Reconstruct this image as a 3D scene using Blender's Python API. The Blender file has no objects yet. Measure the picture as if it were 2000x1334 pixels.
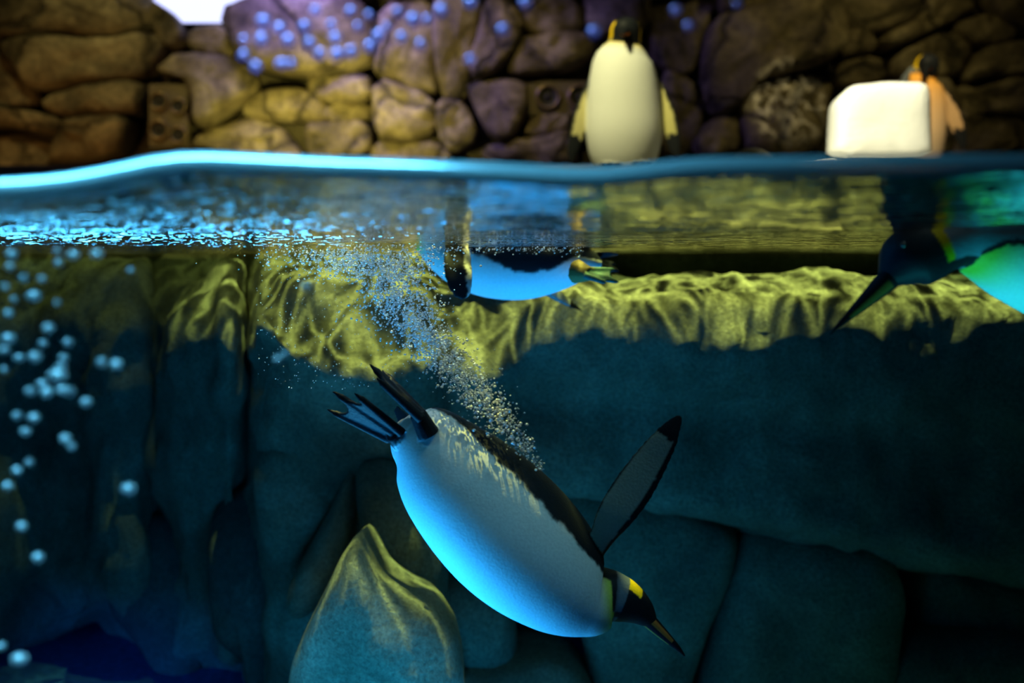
import bpy, bmesh, math, random
import numpy as np
from mathutils import Vector, Matrix, noise, kdtree

random.seed(7)
rng = np.random.default_rng(7)
scene = bpy.context.scene
COL = scene.collection

# ---------------------------------------------------------------- camera
W, H = 2000.0, 1334.0
FPX = 2000.0 * 35.0 / 36.0          # focal length in pixels
HOR = 530.0                         # image row of eye level
GLASS_Y = 1.15                      # distance of the viewing window
WATER_Z = 0.075                     # mean water level above the eye


def P(px, py, Y):
    """point seen at pixel (px, py) at depth Y in front of the level camera at the origin"""
    return Vector(((px - 1000.0) * Y / FPX, Y, (HOR - py) * Y / FPX))


cam_d = bpy.data.cameras.new('camera')
cam = bpy.data.objects.new('camera', cam_d)
COL.objects.link(cam)
cam.location = (0, 0, 0)
cam.rotation_euler = (math.pi / 2, 0, 0)
cam_d.lens = 35
cam_d.sensor_width = 36
cam_d.shift_y = -(667.0 - HOR) / 2000.0
cam_d.clip_start = 0.05
cam_d.clip_end = 60
cam_d.dof.use_dof = True
cam_d.dof.focus_distance = 2.5
cam_d.dof.aperture_fstop = 1.4
scene.camera = cam

# ---------------------------------------------------------------- world, exposure
world = bpy.data.worlds.new('world')
scene.world = world
world.use_nodes = True
bg = world.node_tree.nodes['Background']
bg.inputs['Color'].default_value = (0.05, 0.22, 0.42, 1)
bg.inputs['Strength'].default_value = 0.012
vs = scene.view_settings
vs.view_transform = 'Standard'
vs.look = 'None'
vs.exposure = 0.0
vs.gamma = 1.0
vs.use_curve_mapping = False
scene.cycles.max_bounces = 8
scene.cycles.transparent_max_bounces = 24
scene.cycles.sample_clamp_indirect = 4.0
scene.cycles.caustics_reflective = False
scene.cycles.caustics_refractive = False


# ---------------------------------------------------------------- lamps
def aim(o, target):
    d = Vector(target) - o.location
    o.rotation_euler = d.to_track_quat('-Z', 'Y').to_euler()


def area(name, loc, target, size, size_y, color, power, spread=180):
    l = bpy.data.lights.new(name, 'AREA')
    l.shape = 'RECTANGLE'
    l.size, l.size_y = size, size_y
    l.color = color
    l.energy = power
    l.spread = math.radians(spread)
    o = bpy.data.objects.new(name, l)
    COL.objects.link(o)
    o.location = loc
    aim(o, target)
    return o


def ripple_nodes(l, scale, power, base, gain, stretch=(1, 1), detail=1.5):
    """light broken up by the moving water: rippled intensity over the lamp's own beam directions"""
    l.use_nodes = True
    nt = l.node_tree
    em = nt.nodes['Emission']
    tc = nt.nodes.new('ShaderNodeTexCoord')
    sep = nt.nodes.new('ShaderNodeSeparateXYZ')
    nt.links.new(tc.outputs['Normal'], sep.inputs[0])

    def m(op, a, b=None):
        n = nt.nodes.new('ShaderNodeMath')
        n.operation = op
        for i, v in enumerate((a, b)):
            if v is None:
                continue
            if isinstance(v, (int, float)):
                n.inputs[i].default_value = v
            else:
                nt.links.new(v, n.inputs[i])
        return n.outputs[0]
    x = m('MULTIPLY', m('DIVIDE', sep.outputs[0], sep.outputs[2]), stretch[0])
    y = m('MULTIPLY', m('DIVIDE', sep.outputs[1], sep.outputs[2]), stretch[1])
    cmb = nt.nodes.new('ShaderNodeCombineXYZ')
    nt.links.new(x, cmb.inputs[0])
    nt.links.new(y, cmb.inputs[1])
    nz = nt.nodes.new('ShaderNodeTexNoise')
    nz.inputs['Scale'].default_value = scale
    nz.inputs['Detail'].default_value = detail
    nz.inputs['Roughness'].default_value = 0.45
    nz.inputs['Distortion'].default_value = 0.6
    nt.links.new(cmb.outputs[0], nz.inputs['Vector'])
    r = m('SUBTRACT', 1.0, m('ABSOLUTE', m('MULTIPLY', m('SUBTRACT', nz.outputs[0], 0.5), 7.0)))
    r = m('POWER', m('MAXIMUM', r, 0.0), power)
    nt.links.new(m('ADD', m('MULTIPLY', r, gain), base), em.inputs['Strength'])


def spot(name, loc, target, angle, blend, color, power, radius=0.03, ripple=None):
    l = bpy.data.lights.new(name, 'SPOT')
    l.spot_size = math.radians(angle)
    l.spot_blend = blend
    l.color = color
    l.energy = power
    l.shadow_soft_size = radius
    o = bpy.data.objects.new(name, l)
    COL.objects.link(o)
    o.location = loc
    aim(o, target)
    if ripple:
        ripple_nodes(l, *ripple)
    return o


WARM = (1.0, 0.74, 0.15)
RIP = (21, 2.4, 0.06, 9.5)
# warm pool spots on the rock ledge, broken up by the ripples
for i, (x, y, p, ang) in enumerate(((-1.45, 3.95, 130, 54), (-0.42, 3.45, 330, 52), (0.75, 3.70, 280, 46), (1.75, 3.70, 260, 46))):
    spot('pool_spot', (x, y, 2.55), (x + 0.02, y - 0.02, 0), ang, 0.35, WARM, p, 0.005, RIP if i else (12, 1.5, 0.6, 1.6))
# spots on the ice block and the standing penguins, then two added fill spots
spot('show_fill_spot', (0.0, 3.4, 3.1), (1.95, 5.6, 0.8), 22, 0.5, (1.0, 0.93, 0.62), 1300, 0.08)
spot('show_fill_spot', (-0.5, 3.8, 3.2), (0.62, 5.6, 0.95), 24, 0.6, (1.0, 0.92, 0.44), 520, 0.08)
spot('show_fill_spot', (2.2, 4.6, 2.9), (2.86, 6.85, 1.15), 17, 0.6, (1.0, 0.80, 0.40), 330, 0.06)  # added to brighten the penguin behind the ice
spot('show_fill_spot', (-0.48, 2.72, 2.4), (-0.36, 2.60, 0.0), 19, 0.7, (1.0, 0.97, 0.90), 280, 0.03)  # added to whiten the bubble cloud from above
# amber and yellow wall washers low behind the bank
spot('wall_washer', (-1.45, 6.3, 0.80), (-1.45, 8.0, 0.98), 85, 0.9, (1.0, 0.86, 0.18), 200, 0.05)
spot('wall_washer', (-3.3, 6.5, 0.72), (-3.4, 8.0, 1.0), 90, 0.9, (1.0, 0.50, 0.12), 22, 0.05)
spot('wall_washer', (-0.3, 6.2, 2.9), (-0.4, 8.0, 1.2), 70, 0.9, (1.0, 0.80, 0.24), 70, 0.05)
spot('wall_washer', (-3.0, 6.0, 2.9), (-2.9, 8.0, 1.5), 70, 0.9, (1.0, 0.84, 0.30), 75, 0.05)
spot('wall_washer', (2.6, 6.0, 2.9), (2.6, 8.0, 1.5), 85, 0.9, (1.0, 0.82, 0.28), 42, 0.05)
spot('ripple_light_spot', (1.6, 5.0, 1.9), (2.2, 8.0, 1.25), 14, 0.6, (1.0, 0.95, 0.6), 90, 0.01, (24, 3.0, 0.0, 5.0))  # added spot, its patterned beam imitates ripple light on one stone
# violet-blue stage lamp at the top of the rock wall and blue fill added outside the glass for the water rim
area('violet_lamp', (-1.8, 6.9, 2.75), (-1.2, 7.9, 1.9), 0.9, 0.5, (0.36, 0.28, 1.0), 24, 110)
area('blue_rim_fill', (-0.75, 0.80, 0.95), (-0.62, 1.16, 0.05), 1.3, 0.25, (0.16, 0.66, 1.0), 14, 80)
area('diver_fill_lamp', (1.2, 1.65, 1.85), (-0.05, 2.34, -0.36), 0.4, 0.4, (0.66, 0.95, 0.90), 2.3, 50)  # added fill over the pool for the diver's upper belly and the bubbles
# blue under-water lamps out of view: first for the diver, others added fills
area('underwater_fill_lamp', (-0.68, 2.33, -1.26), (-0.02, 2.32, -0.55), 0.5, 0.3, (0.03, 0.42, 1.0), 6.4, 75)
area('underwater_fill_lamp', (-1.62, 2.80, -1.70), (-1.52, 2.52, 0.0), 1.6, 0.45, (0.14, 0.62, 1.0), 54, 68)  # added for cyan glints mirrored in the water surface
area('underwater_fill_lamp', (0.95, 1.72, -1.10), (1.02, 1.95, 0.0), 0.4, 0.3, (0.04, 0.70, 0.72), 1.9, 55)  # added to brighten the right penguin's breast
area('underwater_fill_lamp', (0.05, 3.05, -1.70), (0.05, 3.10, 0.0), 0.6, 0.3, (0.05, 0.45, 1.0), 3.2, 42)  # added to brighten the floating penguin's belly
area('underwater_fill_lamp', (-0.30, 2.3, -1.70), (-0.40, 3.9, -0.75), 1.2, 0.4, (0.02, 0.36, 0.72), 10, 110)  # added fill on the rock faces
area('underwater_fill_lamp', (-1.9, 3.3, -1.70), (-1.7, 4.9, -1.95), 0.8, 0.12, (0.02, 0.24, 1.0), 1.1, 50)  # added to light the strip of floor under the hanging rocks


# ---------------------------------------------------------------- materials
def new_mat(name):
    m = bpy.data.materials.new(name)
    m.use_nodes = True
    nt = m.node_tree
    nt.nodes.clear()
    out = nt.nodes.new('ShaderNodeOutputMaterial')
    return m, nt, out


def rock_mat(name, dark, mid, light, scale=3.0, rough=0.8, bump=0.5, fine=40.0, cracks=0.0):
    m, nt, out = new_mat(name)
    b = nt.nodes.new('ShaderNodeBsdfPrincipled')
    b.inputs['Roughness'].default_value = rough
    geo = nt.nodes.new('ShaderNodeNewGeometry')
    n1 = nt.nodes.new('ShaderNodeTexNoise')
    n1.inputs['Scale'].default_value = scale
    n1.inputs['Detail'].default_value = 8
    n1.inputs['Roughness'].default_value = 0.62
    n1.inputs['Distortion'].default_value = 0.4
    nt.links.new(geo.outputs['Position'], n1.inputs['Vector'])
    cr = nt.nodes.new('ShaderNodeValToRGB')
    e = cr.color_ramp.elements
    e[0].position, e[0].color = 0.30, (*dark, 1)
    e[1].position, e[1].color = 0.72, (*light, 1)
    k = e.new(0.5)
    k.color = (*mid, 1)
    nt.links.new(n1.outputs[0], cr.inputs[0])
    n2 = nt.nodes.new('ShaderNodeTexNoise')
    n2.inputs['Scale'].default_value = fine
    n2.inputs['Detail'].default_value = 6
    n2.inputs['Roughness'].default_value = 0.7
    nt.links.new(geo.outputs['Position'], n2.inputs['Vector'])
    sp = nt.nodes.new('ShaderNodeMapRange')
    sp.inputs[1].default_value, sp.inputs[2].default_value = 0.3, 0.7
    sp.inputs[3].default_value, sp.inputs[4].default_value = 0.48, 1.45
    nt.links.new(n2.outputs[0], sp.inputs[0])
    mx = nt.nodes.new('ShaderNodeMixRGB')
    mx.blend_type = 'MULTIPLY'
    mx.inputs[0].default_value = 1
    nt.links.new(cr.outputs[0], mx.inputs[1])
    nt.links.new(sp.outputs[0], mx.inputs[2])
    col_out, h_extra = mx.outputs[0], None
    if cracks:
        # fine cracks running across the stone
        wob = nt.nodes.new('ShaderNodeMixRGB')
        wob.blend_type = 'ADD'
        wob.inputs[0].default_value = 0.35
        nt.links.new(geo.outputs['Position'], wob.inputs[1])
        nt.links.new(n1.outputs['Color'], wob.inputs[2])
        vo = nt.nodes.new('ShaderNodeTexVoronoi')
        vo.feature = 'DISTANCE_TO_EDGE'
        vo.inputs['Scale'].default_value = cracks
        nt.links.new(wob.outputs[0], vo.inputs['Vector'])
        cw = nt.nodes.new('ShaderNodeMapRange')
        cw.inputs[1].default_value, cw.inputs[2].default_value = 0.0, 0.035
        cw.inputs[3].default_value, cw.inputs[4].default_value = 0.40, 1.0
        nt.links.new(vo.outputs['Distance'], cw.inputs[0])
        mc = nt.nodes.new('ShaderNodeMixRGB')
        mc.blend_type = 'MULTIPLY'
        mc.inputs[0].default_value = 1
        nt.links.new(col_out, mc.inputs[1])
        nt.links.new(cw.outputs[0], mc.inputs[2])
        col_out, h_extra = mc.outputs[0], cw.outputs[0]
    nt.links.new(col_out, b.inputs['Base Color'])
    add = nt.nodes.new('ShaderNodeMath')
    add.operation = 'MULTIPLY_ADD'
    add.inputs[1].default_value = 0.35
    nt.links.new(n2.outputs[0], add.inputs[0])
    nt.links.new(n1.outputs[0], add.inputs[2])
    bp = nt.nodes.new('ShaderNodeBump')
    bp.inputs['Strength'].default_value = bump
    bp.inputs['Distance'].default_value = 0.05
    height = add.outputs[0]
    if h_extra is not None:
        a2 = nt.nodes.new('ShaderNodeMath')
        a2.operation = 'ADD'
        nt.links.new(height, a2.inputs[0])
        nt.links.new(h_extra, a2.inputs[1])
        height = a2.outputs[0]
    nt.links.new(height, bp.inputs['Height'])
    nt.links.new(bp.outputs[0], b.inputs['Normal'])
    nt.links.new(b.outputs[0], out.inputs[0])
    return m


def plain_mat(name, col, rough=0.5, metallic=0.0, bump=0.0, bscale=60.0, sss=0.0):
    m, nt, out = new_mat(name)
    b = nt.nodes.new('ShaderNodeBsdfPrincipled')
    b.inputs['Base Color'].default_value = (*col, 1)
    b.inputs['Roughness'].default_value = rough
    b.inputs['Metallic'].default_value = metallic
    if sss:
        b.inputs['Subsurface Weight'].default_value = sss
        b.inputs['Subsurface Radius'].default_value = (0.06, 0.06, 0.06)
    n = nt.nodes.new('ShaderNodeTexNoise')
    n.inputs['Scale'].default_value = bscale
    n.inputs['Detail'].default_value = 5
    bp = nt.nodes.new('ShaderNodeBump')
    bp.inputs['Strength'].default_value = bump
    bp.inputs['Distance'].default_value = 0.01
    nt.links.new(n.outputs[0], bp.inputs['Height'])
    if bump:
        nt.links.new(bp.outputs[0], b.inputs['Normal'])
    nt.links.new(b.outputs[0], out.inputs[0])
    return m


def feather_mat():
    m, nt, out = new_mat('feathers')
    b = nt.nodes.new('ShaderNodeBsdfPrincipled')
    at = nt.nodes.new('ShaderNodeAttribute')
    at.attribute_name = 'plumage'
    b.inputs['Roughness'].default_value = 0.5
    b.inputs['Specular IOR Level'].default_value = 0.08
    tc = nt.nodes.new('ShaderNodeTexCoord')
    n = nt.nodes.new('ShaderNodeTexNoise')
    n.inputs['Scale'].default_value = 170
    n.inputs['Detail'].default_value = 3
    nt.links.new(tc.outputs['Object'], n.inputs['Vector'])
    mr = nt.nodes.new('ShaderNodeMapRange')
    mr.inputs[1].default_value, mr.inputs[2].default_value = 0.3, 0.7
    mr.inputs[3].default_value, mr.inputs[4].default_value = 0.92, 1.05
    nt.links.new(n.outputs[0], mr.inputs[0])
    mx = nt.nodes.new('ShaderNodeMixRGB')
    mx.blend_type = 'MULTIPLY'
    mx.inputs[0].default_value = 1
    nt.links.new(at.outputs['Color'], mx.inputs[1])
    nt.links.new(mr.outputs[0], mx.inputs[2])
    nt.links.new(mx.outputs[0], b.inputs['Base Color'])
    bp = nt.nodes.new('ShaderNodeBump')
    bp.inputs['Strength'].default_value = 0.25
    bp.inputs['Distance'].default_value = 0.004
    nt.links.new(n.outputs[0], bp.inputs['Height'])
    nt.links.new(bp.outputs[0], b.inputs['Normal'])
    nt.links.new(b.outputs[0], out.inputs[0])
    return m


def water_surface_mat():
    """air-water interface: Fresnel mirror with total internal reflection from below, clear otherwise"""
    m, nt, out = new_mat('water_surface')
    geo = nt.nodes.new('ShaderNodeNewGeometry')
    mp = nt.nodes.new('ShaderNodeMapping')
    mp.inputs['Scale'].default_value = (1.0, 1.25, 1.0)
    nt.links.new(geo.outputs['Position'], mp.inputs['Vector'])
    n1 = nt.nodes.new('ShaderNodeTexNoise')
    n1.inputs['Scale'].default_value = 6
    n1.inputs['Detail'].default_value = 3
    n1.inputs['Roughness'].default_value = 0.5
    n1.inputs['Distortion'].default_value = 0.8
    nt.links.new(mp.outputs[0], n1.inputs['Vector'])
    n2 = nt.nodes.new('ShaderNodeTexNoise')
    n2.inputs['Scale'].default_value = 28
    n2.inputs['Detail'].default_value = 1.5
    n2.inputs['Distortion'].default_value = 0.5
    nt.links.new(mp.outputs[0], n2.inputs['Vector'])
    # choppier towards the churned-up left side of the pool
    sep = nt.nodes.new('ShaderNodeSeparateXYZ')
    nt.links.new(geo.outputs['Position'], sep.inputs[0])
    chop = nt.nodes.new('ShaderNodeMapRange')
    chop.inputs[1].default_value, chop.inputs[2].default_value = -0.5, 0.7
    chop.inputs[3].default_value, chop.inputs[4].default_value = 0.72, 0.20
    nt.links.new(sep.outputs[0], chop.inputs[0])
    ml = nt.nodes.new('ShaderNodeMath')
    ml.operation = 'MULTIPLY_ADD'
    nt.links.new(n2.outputs[0], ml.inputs[0])
    nt.links.new(chop.outputs[0], ml.inputs[1])
    nt.links.new(n1.outputs[0], ml.inputs[2])
    bp = nt.nodes.new('ShaderNodeBump')
    bp.inputs['Strength'].default_value = 1.0
    bp.inputs['Distance'].default_value = 0.031
    calm = nt.nodes.new('ShaderNodeMapRange')
    calm.inputs[1].default_value, calm.inputs[2].default_value = -0.2, 0.6
    calm.inputs[3].default_value, calm.inputs[4].default_value = 1.0, 0.40
    nt.links.new(sep.outputs[0], calm.inputs[0])
    hh = nt.nodes.new('ShaderNodeMath')
    hh.operation = 'MULTIPLY'
    nt.links.new(ml.outputs[0], hh.inputs[0])
    nt.links.new(calm.outputs[0], hh.inputs[1])
    nt.links.new(hh.outputs[0], bp.inputs['Height'])
    fr = nt.nodes.new('ShaderNodeFresnel')
    fr.inputs['IOR'].default_value = 1.33
    nt.links.new(bp.outputs[0], fr.inputs['Normal'])
    tr = nt.nodes.new('ShaderNodeBsdfTransparent')
    rf = nt.nodes.new('ShaderNodeBsdfRefraction')
    rf.inputs['IOR'].default_value = 1.33
    rf.inputs['Roughness'].default_value = 0.0
    nt.links.new(bp.outputs[0], rf.inputs['Normal'])
    mt = nt.nodes.new('ShaderNodeMixShader')
    mt.inputs[0].default_value = 0.45
    nt.links.new(tr.outputs[0], mt.inputs[1])
    nt.links.new(rf.outputs[0], mt.inputs[2])
    gl = nt.nodes.new('ShaderNodeBsdfGlossy')
    gl.inputs['Roughness'].default_value = 0.02
    gl.inputs['Color'].default_value = (0.93, 0.97, 1.0, 1)
    nt.links.new(bp.outputs[0], gl.inputs['Normal'])
    mx = nt.nodes.new('ShaderNodeMixShader')
    nt.links.new(fr.outputs[0], mx.inputs[0])
    nt.links.new(mt.outputs[0], mx.inputs[1])
    nt.links.new(gl.outputs[0], mx.inputs[2])
    nt.links.new(mx.outputs[0], out.inputs[0])
    return m


def bubble_mat(name, tint, clear):
    """silvery air bubble: clear middle, mirror-bright rim and a little milky scatter"""
    m, nt, out = new_mat(name)
    lw = nt.nodes.new('ShaderNodeLayerWeight')
    lw.inputs['Blend'].default_value = 0.45
    tr = nt.nodes.new('ShaderNodeBsdfTransparent')
    gl = nt.nodes.new('ShaderNodeBsdfGlossy')
    gl.inputs['Roughness'].default_value = 0.18
    gl.inputs['Color'].default_value = (*tint, 1)
    tl = nt.nodes.new('ShaderNodeBsdfTranslucent')
    tl.inputs['Color'].default_value = (*tint, 1)
    df = nt.nodes.new('ShaderNodeBsdfDiffuse')
    df.inputs['Color'].default_value = (*tint, 1)
    milky = nt.nodes.new('ShaderNodeMixShader')
    nt.links.new(tl.outputs[0], milky.inputs[1])
    nt.links.new(df.outputs[0], milky.inputs[2])
    m1 = nt.nodes.new('ShaderNodeMixShader')
    m1.inputs[0].default_value = 0.35
    nt.links.new(milky.outputs[0], m1.inputs[1])
    nt.links.new(gl.outputs[0], m1.inputs[2])
    mr = nt.nodes.new('ShaderNodeMapRange')
    mr.inputs[3].default_value, mr.inputs[4].default_value = 1.0 - clear, 1.0
    nt.links.new(lw.outputs['Facing'], mr.inputs[0])
    m2 = nt.nodes.new('ShaderNodeMixShader')
    nt.links.new(mr.outputs[0], m2.inputs[0])
    nt.links.new(tr.outputs[0], m2.inputs[1])
    nt.links.new(m1.outputs[0], m2.inputs[2])
    nt.links.new(m2.outputs[0], out.inputs[0])
    return m


M = {}
M['wall_rock'] = rock_mat('wall_rock', (0.05, 0.038, 0.022), (0.20, 0.155, 0.095), (0.46, 0.38, 0.25), 2.6, 0.65, 1.0, 22, 1.05)
M['wall_joint'] = rock_mat('wall_joint', (0.03, 0.024, 0.016), (0.05, 0.04, 0.028), (0.08, 0.065, 0.045), 3, 0.9, 0.4, 26)
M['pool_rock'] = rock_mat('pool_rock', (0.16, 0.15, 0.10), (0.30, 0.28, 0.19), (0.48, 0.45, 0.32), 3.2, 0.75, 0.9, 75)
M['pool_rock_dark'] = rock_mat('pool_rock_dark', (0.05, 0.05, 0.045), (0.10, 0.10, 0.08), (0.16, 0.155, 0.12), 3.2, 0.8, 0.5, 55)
M['pool_paint'] = rock_mat('pool_paint', (0.03, 0.13, 0.36), (0.04, 0.15, 0.42), (0.05, 0.17, 0.48), 1.5, 0.6, 0.1, 30)
M['dark_plaster'] = rock_mat('dark_plaster', (0.012, 0.014, 0.02), (0.02, 0.022, 0.03), (0.03, 0.032, 0.04), 1.5, 0.9, 0.2, 30)
M['feathers'] = feather_mat()
M['eye'] = plain_mat('eye', (0.01, 0.008, 0.006), 0.08)
M['ice'] = plain_mat('ice', (0.93, 0.93, 0.88), 0.45, 0, 0.35, 18)
M['snow'] = plain_mat('snow', (0.90, 0.90, 0.86), 0.7, 0, 0.6, 40)
M['nozzle_frame'] = plain_mat('nozzle_frame', (0.13, 0.10, 0.06), 0.55, 0, 0.3, 40)
M['nozzle_ring'] = plain_mat('nozzle_ring', (0.30, 0.22, 0.12), 0.35, 0.6)
M['nozzle_hole'] = plain_mat('nozzle_hole', (0.012, 0.01, 0.008), 0.6)
M['water_surface'] = water_surface_mat()
M['bubble'] = bubble_mat('bubble', (0.98, 0.99, 1.0), 0.0)
M['bubble_near'] = bubble_mat('bubble_near', (0.95, 0.98, 1.0), 0.15)
M['droplet'] = bubble_mat('droplet', (1.0, 0.48, 0.95), 0.25)  # pink tint stands in for violet light caught by the drops
M['meniscus'] = bubble_mat('meniscus', (0.70, 0.92, 1.0), 0.08)  # milky pale blue stands in for lamp light refracted in the rim
m_, nt_, out_ = new_mat('window_glass')
t_ = nt_.nodes.new('ShaderNodeBsdfTransparent')
t_.inputs['Color'].default_value = (0.97, 0.98, 0.98, 1)
nt_.links.new(t_.outputs[0], out_.inputs[0])
M['window_glass'] = m_
m_, nt_, out_ = new_mat('pool_water')
va = nt_.nodes.new('ShaderNodeVolumeAbsorption')
va.inputs['Color'].default_value = (0.36, 0.81, 0.95, 1)
va.inputs['Density'].default_value = 0.42
nt_.links.new(va.outputs[0], out_.inputs['Volume'])
M['pool_water'] = m_


# ---------------------------------------------------------------- mesh helpers
def tag(o, label=None, cat=None, group=None, kind=None):
    if label:
        o['label'] = label
    if cat:
        o['category'] = cat
    if group:
        o['group'] = group
    if kind:
        o['kind'] = kind
    return o


def make(name, verts, faces, mat, parent=None, smooth=True, origin=None):
    v = np.asarray([tuple(p) for p in verts], dtype=float)
    if origin is None:
        org = Vector((0, 0, 0)) if parent else Vector(((v[:, 0].min() + v[:, 0].max()) / 2, (v[:, 1].min() + v[:, 1].max()) / 2, v[:, 2].min()))
    else:
        org = Vector(origin)
    me = bpy.data.meshes.new(name)
    me.from_pydata((v - np.array(org)).tolist(), [], faces)
    me.update()
    if smooth:
        me.polygons.foreach_set('use_smooth', [True] * len(me.polygons))
    if mat:
        me.materials.append(mat)
    o = bpy.data.objects.new(name, me)
    COL.objects.link(o)
    o.location = org
    if parent:
        o.parent = parent
        o.location = org - parent.location - (parent.parent.location if parent.parent else Vector())
    return o


def box(name, lo, hi, mat, parent=None):
    x0, y0, z0 = lo
    x1, y1, z1 = hi
    v = [(x0, y0, z0), (x1, y0, z0), (x1, y1, z0), (x0, y1, z0), (x0, y0, z1), (x1, y0, z1), (x1, y1, z1), (x0, y1, z1)]
    f = [(0, 3, 2, 1), (4, 5, 6, 7), (0, 1, 5, 4), (1, 2, 6, 5), (2, 3, 7, 6), (3, 0, 4, 7)]
    return make(name, v, f, mat, parent, smooth=False)


def catmull(ctrl, n):
    """ctrl (k, d) -> n samples and their parameter in control units"""
    c = np.asarray(ctrl, float)
    k = len(c)
    u = np.linspace(0, k - 1, n)
    i = np.clip(np.floor(u).astype(int), 0, k - 2)
    t = (u - i)[:, None]
    p0, p1, p2, p3 = c[np.maximum(i - 1, 0)], c[i], c[i + 1], c[np.minimum(i + 2, k - 1)]
    out = 0.5 * ((2 * p1) + (-p0 + p2) * t + (2 * p0 - 5 * p1 + 4 * p2 - p3) * t ** 2 + (-p0 + 3 * p1 - 3 * p2 + p3) * t ** 3)
    return out, u


def resample_closed(pts, n, smooth=2):
    p = np.asarray(pts, float)
    for _ in range(smooth):
        q = np.roll(p, -1, axis=0)
        p = np.stack([0.78 * p + 0.22 * q, 0.22 * p + 0.78 * q], 1).reshape(-1, p.shape[1])
    q = np.vstack([p, p[:1]])
    d = np.concatenate([[0], np.cumsum(np.linalg.norm(np.diff(q, axis=0), axis=1))])
    s = np.linspace(0, d[-1], n, endpoint=False)
    return np.stack([np.interp(s, d, q[:, i]) for i in range(q.shape[1])], 1)


def fbm(p, s, oct=3):
    return noise.fractal(Vector(p) * s, 1.0, 2.0, oct)


def pillow(poly, Y, thick, mat, name, parent=None, back=0.1, n=44, p=3.0, rough=0.03, smooth=2, seed=0.0, tilt=(0, 0), rs=2.5, twosided=False):
    """rounded stone: outline (pixels at depth Y) raised towards the viewer by `thick`, its own body behind"""
    q = resample_closed([(a, b) for a, b in poly], n, smooth)
    c = q.mean(0)
    rings = [(1.0, 'b')] + [(s, 'f') for s in (1.0, 0.985, 0.95, 0.88, 0.75, 0.56, 0.34, 0.14)]
    if twosided:
        rings = [(s, 'k') for s in (0.14, 0.4, 0.65, 0.85, 0.95)] + [(s, 'f') for s in (1.0, 0.985, 0.95, 0.88, 0.75, 0.56, 0.34, 0.14)]
    V, F = [], []
    for s, kind in rings:
        for (x, y) in q:
            xx, yy = c[0] + (x - c[0]) * s, c[1] + (y - c[1]) * s
            w = P(xx, yy, Y)
            if kind == 'b':
                d = -back
            else:
                d = thick * max(0.0, 1 - s ** p) ** (1 / p)
                if kind == 'k':
                    d = -d * back / thick
            nv = fbm(w + Vector((seed, seed * 1.7, 0)), rs) * rough + fbm(w + Vector((0, seed, 3)), rs * 4) * rough * 0.3
            d2 = d + (tilt[0] * (xx - c[0]) + tilt[1] * (yy - c[1])) * Y / FPX * (1 if kind != 'b' else 0)
            if kind == 'f':
                d2 += nv * (1.0 - 0.4 * s)
            w.y -= d2
            V.append(w)
    m = len(rings)
    for r in range(m - 1):
        for k in range(n):
            a, b = r * n + k, r * n + (k + 1) % n
            F.append((a, b, b + n, a + n))
    # caps
    V.append(sum((V[i] for i in range((m - 1) * n, m * n)), Vector()) / n)
    for k in range(n):
        F.append(((m - 1) * n + k, (m - 1) * n + (k + 1) % n, len(V) - 1))
    F.append(tuple(range(n - 1, -1, -1)))
    # image y runs downwards, so flip to face outwards
    area2 = sum(q[i][0] * q[(i + 1) % n][1] - q[(i + 1) % n][0] * q[i][1] for i in range(n))
    if area2 > 0:
        pass
    else:
        F = [tuple(reversed(f)) for f in F]
    return make(name, V, F, mat, parent)


def rock_loft(name, secs, mat, label, nu=70, nv=84, rough=0.05, rs=2.2, seed=0.0, cat='rock', group=None, streak=0.0):
    """rock whose cross sections (closed profiles of pixel+depth points) run side by side"""
    S = np.array([[tuple(P(*c)) for c in s] for s in secs])           # (k, m, 3)
    k, m, _ = S.shape
    A, _ = catmull(S.reshape(k, -1), nu)
    A = A.reshape(nu, m, 3)
    out = np.zeros((nu, nv, 3))
    for i in range(nu):
        prof = np.vstack([A[i, -2:], A[i], A[i, :3]])
        full, u = catmull(prof, 40 * (len(prof) - 1) + 1)
        sel = full[(u >= 2) & (u < 2 + m)]
        d = np.concatenate([[0], np.cumsum(np.linalg.norm(np.diff(np.vstack([sel, sel[:1]]), axis=0), axis=1))])
        s = np.linspace(0, d[-1], nv, endpoint=False)
        cl = np.vstack([sel, sel[:1]])
        for a in range(3):
            out[i, :, a] = np.interp(s, d, cl[:, a])
    du = np.gradient(out, axis=0)
    dv = np.roll(out, -1, axis=1) - np.roll(out, 1, axis=1)
    nr = np.cross(du, dv)
    nr /= np.linalg.norm(nr, axis=2, keepdims=True) + 1e-9
    cen = out.mean(1, keepdims=True)
    if (nr * (out - cen)).sum() < 0:
        nr = -nr
        flip = True
    else:
        flip = False
    V = []
    off = Vector((seed * 3.1, seed * 1.3, seed))
    for i in range(nu):
        e = min(1.0, i / 6.0, (nu - 1 - i) / 6.0)
        for j in range(nv):
            p = Vector(out[i, j])
            q = p + off
            r = 1 - abs(noise.noise(q * rs * 0.8)) * 2
            d = fbm(q, rs, 4) * rough + (r - 0.6) * rough * 0.6 + fbm(q, rs * 6, 3) * rough * 0.16
            if streak:
                d += noise.noise(Vector((q.x * 14, q.y * 6, q.z * 2.0))) * streak
            V.append(p + Vector(nr[i, j]) * d)
    F = []
    for i in range(nu - 1):
        for j in range(nv):
            a, b = i * nv + j, i * nv + (j + 1) % nv
            f = (a, b, b + nv, a + nv)
            F.append(f)
    F.append(tuple(range(nv - 1, -1, -1)))
    F.append(tuple((nu - 1) * nv + j for j in range(nv)))
    if flip:
        F = [tuple(reversed(f)) for f in F]
    o = make(name, V, F, mat)
    bm = bmesh.new()
    bm.from_mesh(o.data)
    bmesh.ops.recalc_face_normals(bm, faces=bm.faces)
    bm.to_mesh(o.data)
    bm.free()
    tag(o, label, cat, group)
    return o


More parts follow.
